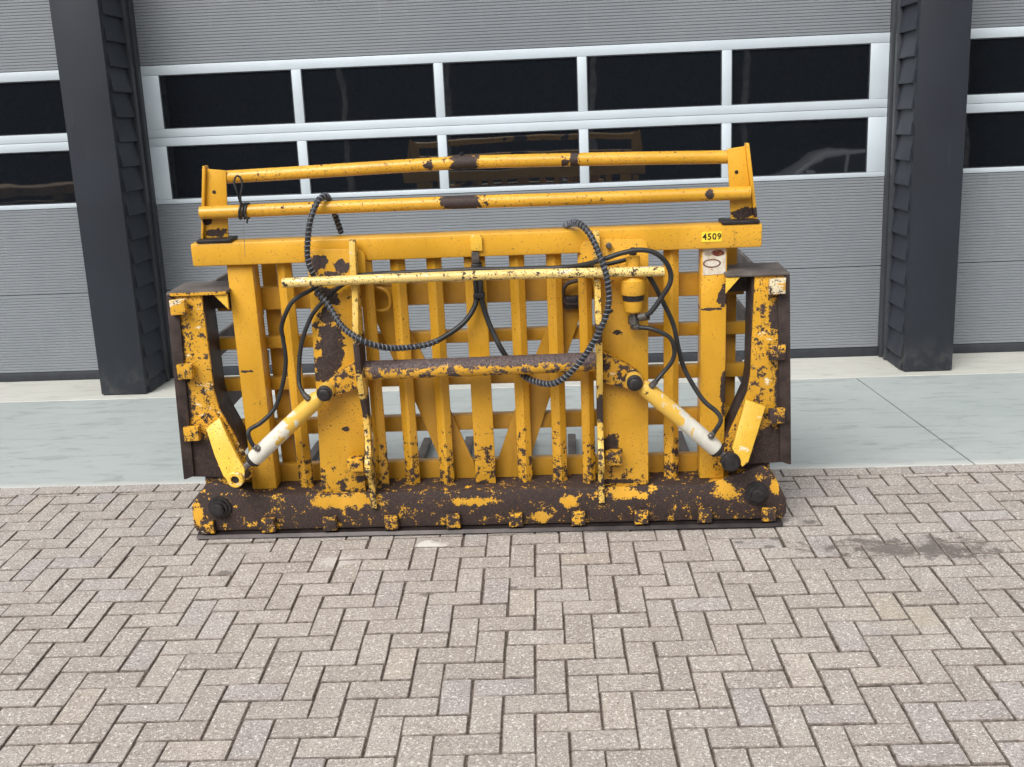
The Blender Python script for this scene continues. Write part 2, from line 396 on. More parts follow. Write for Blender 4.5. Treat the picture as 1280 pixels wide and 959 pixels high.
def door_panel_mat():
    k = NT('ribbed_door_steel'); p = k.obco()
    c = k.mix(k.ramp(k.noise(p, 0.9, 4), 0.3, 0.7), (0.190, 0.208, 0.228), (0.217, 0.235, 0.254))
    c = k.mix(k.ramp(k.noise(k.scaled(p, (5, 1, .35)), 5, 6), 0.58, 0.8, 0, 0.18), c, (0.36, 0.37, 0.37))
    return k.out(c, 0.38, 0.0, 0.5)
M_PANEL = door_panel_mat()
M_ALU = plain('pale_aluminium', (0.51, 0.575, 0.62), 0.35, 0.0, 0.04, 3, 0, 0.5)
M_SEAL = plain('black_seal', (0.03, 0.034, 0.042), 0.55, 0.0, 0.15)
def glass_mat():
    k = NT('dark_window'); p = k.obco()
    k.bump(k.noise(p, 2.3, 2, 0.4), 0.06, 0.02)
    k.b.inputs['IOR'].default_value = 2.35
    return k.out((0.009, 0.011, 0.0145), 0.02, None, 0.5)
M_GLASS = glass_mat()

hall = empty('hall', (0, Y_DOOR, 0))
tag(hall, 'modern hall front of dark columns and grey ribbed overhead doors with white window strips', 'building')
def HB(name, mat, parent, *a, b=0.0):      # boxes in world metres under a parent in the hall
    o = box(name, mat, None, *a, b=b); o.parent = parent; return o
def part(name, o, parent): o.name = name; o.parent = parent; return o
hall_parts = []
PZ = [(0.07, 0.655), (0.657, 1.277)]
def ribbed(name, x0, x1, z0, z1, parent):
    bm = bmesh.new(); pitch = 0.0207; y = Y_DOOR
    pr = [(y + .01, z0)]
    z = z0 + 0.004; pr.append((y, z))
    while z + pitch < z1 - 0.004:
        pr += [(y, z + pitch * .62), (y + .0042, z + pitch * .74), (y + .0042, z + pitch * .90), (y, z + pitch)]
        z += pitch
    pr += [(y, z1 - .003), (y + .01, z1)]
    A = [bm.verts.new((x0, yy, zz)) for yy, zz in pr]; B = [bm.verts.new((x1, yy, zz)) for yy, zz in pr]
    for i in range(len(pr) - 1): bm.faces.new((A[i], B[i], B[i + 1], A[i + 1]))
    # closed body behind
    c = [bm.verts.new((xx, y + .045, zz)) for xx in (x0, x1) for zz in (z0, z1)]
    bm.faces.new((c[0], c[1], c[3], c[2])); bm.faces.new((A[0], c[0], c[2], B[0])); bm.faces.new((A[-1], B[-1], c[3], c[1]))
    me = bpy.data.meshes.new(name); bmesh.ops.recalc_face_normals(bm, faces=bm.faces); bm.to_mesh(me); bm.free()
    return new_obj(name, me, M_PANEL, parent)
def make_door(x0, x1, panes):
    """one overhead door between x0 and x1; panes = [(xa, xb)]"""
    d = empty('overhead_door', (0, 0, 0), hall)
    for z0, z1 in PZ: ribbed('panel', x0, x1, z0, z1, d)
    for z0, z1 in ((2.237, 2.853), (2.855, 3.47), (3.472, 4.09)): ribbed('panel', x0, x1, z0, z1, d)
    HB('bottom_seal', M_SEAL, d, x0, x1, Y_DOOR - .004, Y_DOOR + .04, 0.004, 0.069, b=.003)
    y0, y1 = Y_DOOR - .004, Y_DOOR + .045
    for (z0, z1, g0, g1) in ((1.279, 1.743, 1.3117, 1.684), (1.745, 2.235, 1.803, 2.1695)):
        HB('window_rail', M_ALU, d, x0, x1, y0, y1, z0, g0, b=.003)
        HB('window_rail', M_ALU, d, x0, x1, y0, y1, g1, z1, b=.003)
        edges = [x0] + [e for p_ in panes for e in p_] + [x1]
        for i in range(0, len(edges), 2):
            if edges[i + 1] - edges[i] > .005: HB('window_post', M_ALU, d, edges[i], edges[i + 1], y0 + .001, y1, g0 + .0005, g1 - .0005, b=.003)
        for xa, xb in panes:
            HB('pane', M_GLASS, d, xa + .001, xb - .001, Y_DOOR + .010, Y_DOOR + .028, g0 + .001, g1 - .001)
            g = 0.007
            bm = bmesh.new(); yy0, yy1 = Y_DOOR + .001, Y_DOOR + .009
            a_box(bm, xa, xa + g, yy0, yy1, g0, g1); a_box(bm, xb - g, xb, yy0, yy1, g0, g1)
            a_box(bm, xa + g, xb - g, yy0, yy1, g0, g0 + g); a_box(bm, xa + g, xb - g, yy0, yy1, g1 - g, g1)
            finish(bm, 'pane_seal', M_SEAL, d)
    return d
CL0, CL1, CR0, CR1 = -3.126, -2.807, 2.408, 2.726
W = 0.936; MU = 0.063
def pane_row(xs, n, step=W + MU): return [(xs + i * step, xs + i * step + W) for i in range(n)]
make_door(CL1 - .04, CR0 + .0, [(-2.657, -1.717), (-1.650, -.721), (-.658, .270), (.334, 1.256), (1.322, 2.255)])
make_door(CL0 - 5.21, CL0 + .04, pane_row(CL0 - .11 - 5 * W - 4 * MU, 5))
make_door(CR1 - .04, CR1 + 5.21, pane_row(CR1 + .11, 5))
def make_column(x0, x1):
    c = empty('column', (0, 0, 0), hall)
    HB('cladding_front', M_ANT, c, x0, x1, Y_COL, Y_COL + .03, 0.012, 4.6, b=.004)
    HB('core', M_ANT, c, x0 + .035, x1 - .035, Y_COL + .031, Y_DOOR + .3, 0.004, 4.6)
    HB('foot_strip', M_SEAL, c, x0 + .01, x1 - .01, Y_COL + .008, Y_COL + .03, 0.003, 0.0115)
    for side in (0, 1):
        xe = x0 if side == 0 else x1; sg = -1 if side == 0 else 1
        # corner trim, overlapping boards, door track
        HB('corner_trim', M_ANT, c, *(sorted((xe, xe - sg * .03))), Y_COL + .0305, Y_COL + .06, 0.012, 4.6, b=.002)
        z = -0.065; n = 0
        while z < 4.5:
            t = 0.163
            def q(s, y, zz): return (xe + sg * s, y, zz)
            bm = bmesh.new(); ya, yb = Y_COL + .055, Y_DOOR - .155
            jt = random.gauss(0, .0012)
            lo = max(z, .012)
            prof = [(-.030, lo), (.012 + jt, lo), (.014 + jt, lo + .006), (-.014, z + t + .02), (-.030, z + t + .02)]
            A = [bm.verts.new(q(s, ya, zz)) for s, zz in prof]; B = [bm.verts.new(q(s, yb, zz)) for s, zz in prof]
            bm.faces.new(A); bm.faces.new(B[::-1])
            for i in range(len(prof)): bm.faces.new((A[i], A[(i + 1) % 5], B[(i + 1) % 5], B[i]))
            finish(bm, 'board', M_ANT2, c)
            z += t
        for i, (ya, yb, s) in enumerate(((Y_DOOR - .154, Y_DOOR - .105, .022), (Y_DOOR - .104, Y_DOOR - .055, .010), (Y_DOOR - .054, Y_DOOR + .05, .030))):
            HB('door_track', M_TRACK, c, *(sorted((xe - sg * .034, xe + sg * s))), ya, yb, 0.005, 4.6, b=.003)
    return c
make_column(CL0, CL1); make_column(CR0, CR1)
make_column(CL0 - 5.21 - .32, CL0 - 5.21); make_column(CR1 + 5.21, CR1 + 5.21 + .32)
HB('header', M_ANT, hall, -9.2, 8.6, Y_COL + .035, Y_DOOR + .3, 4.601, 6.4)
HB('back_wall', M_ANT, hall, -9.2, 8.6, Y_DOOR + 6, Y_DOOR + 6.2, 0.0, 6.4)
HB('roof', M_ANT, hall, -9.3, 8.7, Y_COL - .1, Y_DOOR + 6.3, 6.402, 6.6)
HB('side_wall', M_ANT, hall, -9.2, -9.0, Y_DOOR + .31, Y_DOOR + 5.99, 0.0, 6.4)
HB('side_wall', M_ANT, hall, 8.4, 8.6, Y_DOOR + .31, Y_DOOR + 5.99, 0.0, 6.4)
for o in list(bpy.data.objects):
    if o.parent is hall: o.location = o.location - hall.location      # children were built in world metres

# ================================================================== THE MACHINE (built in its own frame: x right, y into the hall, z up from the bricks)
O = Vector((-0.24228147, 1.00370891, -0.03428172))
EX = Vector((0.99999748, 0.00200492, -0.00101344)); EZ = Vector((0.0011115, -0.04953061, 0.99877199)); EY = EZ.cross(EX)
grab = bpy.data.objects.new('silage_cutter', None); COL.objects.link(grab)
grab.matrix_world = Matrix(((EX.x, EY.x, EZ.x, O.x), (EX.y, EY.y, EZ.y, O.y), (EX.z, EY.z, EZ.z, O.z), (0, 0, 0, 1)))
tag(grab, 'worn yellow steel silage cutter with barred back and hydraulic arms on the brick paving', 'farm implement')

M_BODY = paint('yellow_enamel', blobs=((-1.10, 1.375, .05, .02), (1.14, 1.375, .05, .022), (-1.13, 1.43, .02, .03)), amt=0.022, speck=0.02, scale=22, scuff=0.012)
M_POST = paint('yellow_post', amt=0.020, speck=0.02, scale=22, scuff=0.016, low=(0.2, 0.55, 0.10), blobs=((1.055, 1.03, .02, .05), (1.00, .975, .045, .007), (-1.03, .76, .03, .006), (1.06, .60, .012, .08)))
M_SLAT = paint('yellow_slat', amt=0.022, speck=0.03, scale=26, low=(0.16, 0.70, 0.20), col=(0.63, 0.322, 0.019), scuff=0.02)
M_RAIL = paint('yellow_rail', amt=0.008, speck=0.004, col=(0.48, 0.245, 0.018), dirt=0.2)  # darker yellow: dirt, plus the shade behind the slats put into the colour
M_TUBE = paint('yellow_guard_tube', amt=0.075, speck=0.06, scale=26, scuff=0.02, blobs=((-.02, 1.62, .062, .10), (.44, 1.62, .02, .1), (.40, 1.61, .02, .02), (-.03, 1.475, .085, .055), (.99, 1.46, .018, .02), (-.17, 1.62, .02, .02)))
M_HITCH = paint('yellow_hitch_plate', amt=0.035, speck=0.03, scale=20, low=(0.18, .42, 0.17),
                blobs=((-.63, .88, .055, .16), (-.66, .78, .07, .055), (-.555, 1.22, .035, .03), (-.65, 1.235, .035, .03), (-.60, 1.185, .05, .022), (-.62, 1.10, .055, .04), (.56, .37, .045, .06), (-.55, .26, .05, .02), (.60, .22, .14, .018), (-.60, .50, .014, .012), (.60, .90, .02, .012), (.57, .99, .015, .01)), scuff=0.02)
M_BEAM = paint('rusted_base', amt=0.88, speck=0.0, scale=21, fine=.55, clean=((-.62, .165, .16, .035), (.62, .17, .10, .030), (1.06, .18, .05, .05), (.38, .14, .04, .03), (.25, .07, .05, .02), (-.05, .15, .10, .02), (1.28, .19, .02, .04), (-1.3, .13, .02, .06)), rough=0.5)
M_BLOCK = paint('rusted_clamp', amt=0.66, speck=0.0, scale=30, fine=.4, scuff=.12, rough=0.45)
M_BLOCK2 = paint('scuffed_clamp', amt=0.25, speck=0.06, scale=34, fine=.4, scuff=.32)
M_ARM = paint('yellow_arm', amt=0.27, speck=0.12, scale=22, fine=.4, scuff=0.16,
              blobs=((-1.26, .37, .16, .115), (1.27, .36, .10, .10), (-1.30, .93, .03, .16), (1.30, .62, .03, .12), (1.27, .95, .03, .06), (-1.30, .66, .03, .12), (1.18, .30, .10, .05)))
M_RIB = paint('pale_hitch_rib', blobs=((-.495, .86, .05, .07), (-.495, .62, .05, .05), (.52, .58, .05, .06), (.52, .93, .05, .04)), col=(0.72, 0.46, 0.085), amt=0.20, speck=0.08, scale=30, scuff=0.16, low=(0.2, .6, .10))
M_LBAR = paint('pale_hitch_bar', col=(0.74, 0.54, 0.18), amt=0.17, speck=0.10, scale=26, scuff=0.16)
M_XBAR = paint('scraped_cross_bar', amt=0.42, speck=0.0, scale=22, rough=0.36, scuff=0.06, blobs=((-.3, .825, .22, .034), (.1, .828, .30, .034), (.38, .825, .16, .028)), rust=((0.040, 0.026, 0.026), (0.125, 0.090, 0.085)))
M_LUG = paint('bright_lug', col=(0.78, 0.47, 0.048), amt=0.035, speck=0.05, scale=26, scuff=0.20)
M_BRKT = paint('chipped_bracket', amt=0.46, speck=0.0, scale=32, scuff=0.10)
M_RUST = plain('rusty_steel', (0.040, 0.027, 0.024), 0.55, 0.0, 0.45, 20, 0.4)
M_RUSTG = plain('greyed_rusty_steel', (0.105, 0.090, 0.082), 0.6, 0.0, 0.35, 9, 0.3)
M_DARK = plain('greased_pin', (0.028, 0.025, 0.026), 0.42, 0.2, 0.4, 30, 0.3)
M_WORN = plain('bare_worn_steel', (0.20, 0.185, 0.18), 0.38, 0.6, 0.35, 14, 0.2)
M_RUB = plain('black_rubber', (0.020, 0.021, 0.022), 0.45, 0.0, 0.4, 18, 0.15)
M_WRAP = plain('grey_spiral_wrap', (0.115, 0.128, 0.155), 0.4, 0.0, 0.4, 40)
M_FIT = plain('steel_fitting', (0.16, 0.15, 0.14), 0.4, 0.7, 0.4, 30)
def cyl_mat(name, x_a, x_b):
    """white overpaint worn through to yellow towards x_b"""
    k = NT(name); p = k.obco(); s = k.n('ShaderNodeSeparateXYZ'); k.set(s.inputs[0], p)
    n = k.noise(p, 15, 8, 0.65); n2 = k.noise(p, 70, 4)
    g = k.ramp(s.outputs[0], x_a, x_b)
    m = k.ramp(k.math('ADD', n, k.math('MULTIPLY', g, 0.28)), 0.63, 0.66)
    c = k.mix(m, k.mix(k.ramp(n, .35, .65), (0.58, 0.57, 0.50), (0.70, 0.68, 0.60)), (0.68, 0.42, 0.07))
    c = k.mix(k.ramp(k.noise(p, 22, 6, 0.7), 0.645, 0.665), c, (0.04, 0.028, 0.026))
    k.bump(n2, 0.2, 0.001); return k.out(c, 0.42, None, 0.4)

# ---- base beam
def seg_front(pts, y0, y1): pass
bm = bmesh.new()
plate = [(-1.318, .034), (1.318, .034), (1.334, .06), (1.331, .126), (1.291, .207), (1.262, .262), (1.225, .285), (1.15, .262), (1.046, .222), (.96, .2), (-.98, .2), (-1.04, .213), (-1.13, .245), (-1.20, .268), (-1.25, .262), (-1.282, .22), (-1.327, .158), (-1.329, .06)]
a_prism(bm, plate, -.016, 0.0, 'y', 0.004)
a_box(bm, -1.30, 1.30, 0.0005, .17, .034, .1985, .006)
beam = finish(bm, 'base_beam', M_BEAM, grab, 35)
prism('knife_edge', plain('knife_steel', (.034, .027, .026), .38, .35, .4, 9, .3), beam, [(-.045, .008), (-.034, .022), (.02, .0335), (.16, .0335), (.16, .004), (-.035, .003)], -1.315, 1.315, 'x', .002)
for i in range(10):
    x = -1.258 + i * 0.2790
    z = .064
    jb = random.uniform(-.004, .004)
    bm = bmesh.new()
    a_prism(bm, [(x - .031, z - .032), (x + .031, z - .030), (x + .029, z + .033 + jb), (x - .030, z + .031)], -.048, -.0165, 'y', .006)
    finish(bm, 'knife_clamp', M_BLOCK, beam, 35)
for sx, z in ((-1.197, .151), (1.200, .160)):
    lathe('pivot_pin', M_DARK, beam, (sx, -.0165, z), (0, -1, 0), [(0, .052), (.010, .052), (.012, .040), (.024, .040), (.026, .030), (.042, .028), (.046, .018)])
# ---- frame: posts, top beam, slats, rails
post_l = box('corner_post', M_POST, grab, -1.064, -.951, .06, .158, .2, 1.2365, .008)
post_r = box('corner_post', M_POST, grab, .960, 1.070, .06, .158, .2, 1.2365, .008)
topb = box('top_beam', M_BODY, grab, -1.200, 1.208, .03, .135, 1.2375, 1.337, .010)
def slat(name, x, wd, y, z0=.199, z1=1.2365, mat=M_SLAT):
    h = wd / 2; c = .006
    return prism(name, mat, grab, [(x - h, y + .002), (x - h + c * .3, y - c), (x - c, y - h * .78), (x + c, y - h * .78), (x + h - c * .3, y - c), (x + h, y + .002), (x + c, y + h * .8), (x - c, y + h * .8)], z0, z1, 'z')
for x in (-.822, -.330, -.173, .182, .340, .838): slat('slat', x, .066, .095)
for x, s in ((-.462, 1), (.470, -1)): slat('slat', x, .058, .06)
box('centre_bar', M_SLAT, grab, -.042, .049, .068, .082, .199, 1.2365, .003)
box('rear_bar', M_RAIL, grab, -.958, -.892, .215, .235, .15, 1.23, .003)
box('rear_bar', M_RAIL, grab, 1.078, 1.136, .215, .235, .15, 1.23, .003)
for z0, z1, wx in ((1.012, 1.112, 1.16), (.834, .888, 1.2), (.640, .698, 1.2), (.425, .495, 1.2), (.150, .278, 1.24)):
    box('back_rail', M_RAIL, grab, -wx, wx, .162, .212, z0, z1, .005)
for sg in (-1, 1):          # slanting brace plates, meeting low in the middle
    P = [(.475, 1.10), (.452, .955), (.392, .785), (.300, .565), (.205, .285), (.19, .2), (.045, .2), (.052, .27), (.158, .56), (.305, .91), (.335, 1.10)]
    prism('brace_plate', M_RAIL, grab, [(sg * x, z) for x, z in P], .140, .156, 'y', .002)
# side cheeks running back towards the hall, and tines on the ground
for sg in (-1, 1):
    for z0, z1, m in ((1.045, 1.118, M_RUSTG), (.772, .872, M_RUSTG), (.50, .60, M_RUSTG)):
        prism('side_rail', m, grab, [(.163, z0), (.95, z0), (1.08, z0 + .02), (1.10, z1 - .01), (.163, z1)], *(sorted((sg * 1.214, sg * 1.230))), 'x', .002)
    box('side_upright', M_RUSTG, grab, *(sorted((sg * 1.2315, sg * 1.262))), 1.02, 1.09, .02, 1.10, .003)
for x in (-1.0, -.70, -.40, -.165, .165, .40, .70, .985):
    prism('tine', M_RUSTG, grab, [(.171, .012), (1.18, .004), (1.26, .012), (1.18, .04), (.171, .075)], x - .022, x + .022, 'x', .003)
# ---- cutting arms
for sg in (-1, 1):
    X = lambda pts: [(sg * x, z) for x, z in pts]
    face = [(1.305, 1.121), (1.338, .292), (1.17, .286), (1.06, .268), (1.032, .32), (1.066, .402), (1.154, .612), (1.166, .69), (1.176 if sg > 0 else 1.168, 1.121)]
    bm = bmesh.new(); a_prism(bm, X(face), .004, .020, 'y', .003)
    a_prism(bm, X([(1.26, .30), (1.12, .30), (1.13, .11), (1.27, .11)]), .0205, .04, 'y')
    arm = finish(bm, 'cutting_arm', M_ARM, grab, 35)
    # flange along the inner contour, outer knife, top plate, web, gusset
    ic = [(1.168, 1.121), (1.166, .69), (1.154, .612), (1.066, .402)]; oc = [(1.180, 1.121), (1.178, .692), (1.166, .617), (1.078, .408)]
    prism('inner_flange', M_RUST, arm, X(ic + oc[::-1]), .0205, .165, 'y')
    prism('knife_strip', M_RUST, arm, X([(1.305, 1.121), (1.268, 1.09), (1.300, .30), (1.339, .285), (1.349, .285), (1.318, 1.121)]), -.010, .0035, 'y', .003)
    prism('outer_flange', M_RUST, arm, X([(1.3185, 1.121), (1.3495, .285), (1.3395, .285), (1.3085, 1.121)]), .0205, .20, 'y')
    box('top_plate', M_RUSTG, arm, *(sorted((sg * 1.318, sg * 1.055))), -.006, .24, 1.1215, 1.135, .004)
    box('top_edge', M_ARM, arm, *(sorted((sg * 1.30, sg * 1.057))), -.0105, -.0065, 1.122, 1.1345) if sg < 0 else None
    box('top_web', M_RUST, arm, *(sorted((sg * 1.165, sg * 1.055))), .12, .14, 1.035, 1.121)  # dark rust colour also carries the shade inside the open channel
    prism('gusset', M_LUG, arm, X([(1.115, 1.1205), (1.056, 1.1205), (1.056, 1.052)]), .0, .014, 'y', .002)
    for x, z in (((-1.262, 1.078), (-1.268, .793), (-1.276, .508)) if sg < 0 else ((1.262, 1.083), (1.270, .800), (1.276, .518))):
        prism('knife_clamp', M_BLOCK if sg > 0 and z < 1 else M_BLOCK2, arm, [(x - .034, z - .034), (x + .034, z - .031), (x + .034, z + .034), (x - .034, z + .031)], -.045, -.0105, 'y', .007)
    # lug carrying the cylinder eye: a strap that leans out towards its lower end
    if sg < 0:
        P = [(-1.209, .532), (-1.147, .575), (-1.115, .500), (-1.075, .42), (-1.037, .355), (-1.046, .300), (-1.094, .290), (-1.135, .335), (-1.172, .42)]
    else:
        P = [(1.144, .592), (1.228, .557), (1.185, .44), (1.147, .338), (1.120, .318), (1.081, .391)]
    sh = lambda x, y, z: (x, y - .095 * min(1, max(0, (.57 - z) / .27)), z)
    prism('cylinder_lug', M_LUG, arm, P, -.024, .003, 'y', .004, sh)
    prism('rear_lug', M_BRKT, arm, [(sg * 1.17, .50), (sg * 1.06, .37), (sg * 1.03, .30), (sg * 1.10, .27), (sg * 1.18, .36)], -.035, -.017, 'y', .002)
# ---- upper guard
gl = prism('guard_bracket', M_BODY, grab, [(-1.150, 1.352), (-1.047, 1.352), (-1.025, 1.632), (-1.105, 1.642)], .082, .092, 'y', .003)
lathe('bolt_hole', M_DARK, gl, (-1.085, .0815, 1.545), (0, -1, 0), [(0, .008), (.001, .008)], 10)
prism('bracket_edge', M_BODY, gl, [(-1.1605, 1.352), (-1.1505, 1.352), (-1.1055, 1.642), (-1.108, 1.655), (-1.117, 1.655)], .062, .112, 'y', .002)
gr = prism('guard_bracket', M_BODY, grab, [(1.085, 1.352), (1.180, 1.352), (1.138, 1.648), (1.066, 1.640)], .082, .092, 'y', .003)
lathe('bolt_hole', M_DARK, gr, (1.105, .0815, 1.545), (0, -1, 0), [(0, .008), (.001, .008)], 10)
prism('bracket_edge', M_BODY, gr, [(1.1805, 1.352), (1.193, 1.352), (1.152, 1.660), (1.141, 1.660), (1.1385, 1.648)], .062, .112, 'y', .002)
box('bracket_pad', M_DARK, gl, -1.170, -1.020, .025, .135, 1.3375, 1.3515, .004)
box('bracket_pad', M_DARK, gr, 1.040, 1.196, .025, .135, 1.3375, 1.3515, .004)
tube('guard_tube', M_TUBE, grab, spline([(-1.05, .115, 1.602), (-.711, .115, 1.609), (-.30, .115, 1.619), (-.05, .115, 1.624), (.05, .115, 1.624), (.38, .115, 1.6195), (.72, .115, 1.613), (1.09, .115, 1.604)], 4), .0275, 20)
tube('guard_tube', M_TUBE, grab, spline([(-1.145, .054, 1.463), (-.6, .054, 1.4655), (0, .054, 1.466), (.6, .054, 1.4625), (1.158, .054, 1.461)], 4), .0270, 20)
# ---- hitch: plates, ribs, bars
hl = prism('hitch_plate', M_HITCH, grab, [(-.735, .2005), (-.535, .2005), (-.508, .66), (-.505, 1.13), (-.455, 1.15), (-.452, 1.265), (-.462, 1.283), (-.480, 1.292), (-.672, 1.297), (-.690, 1.288), (-.697, 1.27), (-.715, .66)], .006, .024, 'y', .003)
hr = prism('hitch_plate', M_HITCH, grab, [(.527, .2005), (.729, .2005), (.733, .9), (.736, 1.25), (.728, 1.28), (.708, 1.294), (.53, 1.297), (.472, 1.292), (.456, 1.275), (.452, 1.255), (.455, 1.15), (.505, 1.13), (.512, .66)], .006, .024, 'y', .003)
rib = [(.005, 1.337), (-.028, 1.337), (-.040, 1.30), (-.060, 1.20), (-.062, 1.12), (-.085, 1.04), (-.115, .97), (-.125, .90), (-.120, .76), (-.095, .68), (-.055, .60), (-.048, .48), (-.062, .42), (-.100, .375), (-.108, .335), (-.090, .30), (-.055, .285), (-.040, .22), (-.035, .135), (-.0165, .130), (-.0165, .2), (.005, .2005)]
for x0, x1 in ((-.508, -.482), (.507, .533)):
    r_ = prism('hitch_rib', M_RIB, grab, rib, x0, x1, 'x', .003)
tube('hitch_bar', M_LBAR, grab, spline([(-.787, -.088, 1.178), (-.3, -.086, 1.181), (.02, -.085, 1.1815), (.4, -.087, 1.178), (.791, -.088, 1.173)], 3), .0205, 16)
tube('cross_bar', M_XBAR, grab, [(-.482, -.045, .778), (-.1, -.045, .780), (.507, -.045, .786)], .041, 24)
for sg, x in ((-1, -.56), (1, .575)):
    box('stop_block', M_BRKT, grab, x - .036, x + .036, -.05, .0055, .315, .375, .006)
bm = bmesh.new(); a_disc_stack(bm, (.571, .006, 1.273), (0, -1, 0), [(0, .012), (.02, .012), (.024, .009)], 14)
finish(bm, 'grease_nipple', M_FIT, hr, 35)
# small hooks on the brace plates
for sg in (-1, 1):
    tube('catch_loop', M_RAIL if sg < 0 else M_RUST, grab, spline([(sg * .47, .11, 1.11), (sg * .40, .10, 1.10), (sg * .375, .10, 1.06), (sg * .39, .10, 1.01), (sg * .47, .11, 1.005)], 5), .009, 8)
box('catch_block', M_DARK, grab, .378, .452, .100, .139, .985, 1.04, .008)
# ---- hydraulic cylinders
def cylinder(sg, pin, eye, b0, b1, mat, yv):
    d = Vector((b1[0] - b0[0], 0, b1[1] - b0[1])); L = d.length; ax = d.normalized()
    c = lathe('hydraulic_cylinder', mat, grab, (b0[0], yv, b0[1]), ax, [(-.022, .018), (-.020, .026), (0, .034), (.012, .0365), (L - .012, .0365), (L, .034)], 28)
    lathe('gland_ring', M_DARK, c, Vector((b1[0], yv, b1[1])) + ax * .0005, ax, [(0, .036), (.010, .036), (.012, .028), (.022, .026)], 24)
    lathe('piston_rod', M_WORN, c, Vector((b1[0], yv, b1[1])) + ax * .0225, ax, [(0, .016), ((Vector((eye[0], 0, eye[1])) - Vector((b1[0], 0, b1[1]))).length - .05, .016)], 18)
    lathe('top_eye', mat, c, (pin[0], yv + .022, pin[1]), (0, -1, 0), [(0, .036), (.044, .036)], 24)
    lathe('bottom_eye', M_RUST, c, (eye[0], yv + .02, eye[1]), (0, -1, 0), [(0, .030), (.004, .033), (.040, .033), (.044, .030)], 24)
    lathe('pin', M_DARK, c, (pin[0], yv - .0225, pin[1]), (0, -1, 0), [(0, .034), (.012, .034), (.015, .026), (.030, .024), (.034, .017)], 20)
    if sg > 0: lathe('pin', M_DARK, c, (eye[0], yv - .0245, eye[1]), (0, -1, 0), [(0, .042), (.014, .042), (.018, .030), (.034, .028)], 20)
    else:
        b_ = lathe('lug_boss', M_LUG, c, (-1.074, -.1195, .325), (0, -1, 0), [(0, .036), (.016, .036), (.019, .032), (.019, .019), (.006, .018)], 24)
        lathe('pin', M_DARK, c, (-1.074, -.1200, .325), (0, -1, 0), [(0, .0175), (.010, .016)], 16)
    return c
cl = cylinder(-1, (-.653, .697), (-1.066, .335), (-.690, .668), (-.999, .398), cyl_mat('white_cylinder', -.95, -.70), -.072)
cr = cylinder(1, (.666, .704), (1.072, .340), (.712, .672), (1.014, .389), cyl_mat('yellowed_cylinder', .98, .78), -.072)
prism('cylinder_bracket', M_BRKT, grab, [(-.690, .705), (-.650, .735), (-.526, .812), (-.5085, .815), (-.5085, .700), (-.615, .668), (-.665, .652), (-.694, .68)], -.040, .0055, 'y', .003)
prism('cylinder_bracket', M_BRKT, grab, [(.700, .715), (.665, .750), (.545, .822), (.5335, .825), (.5335, .690), (.64, .660), (.690, .655)], -.040, .0055, 'y', .003)
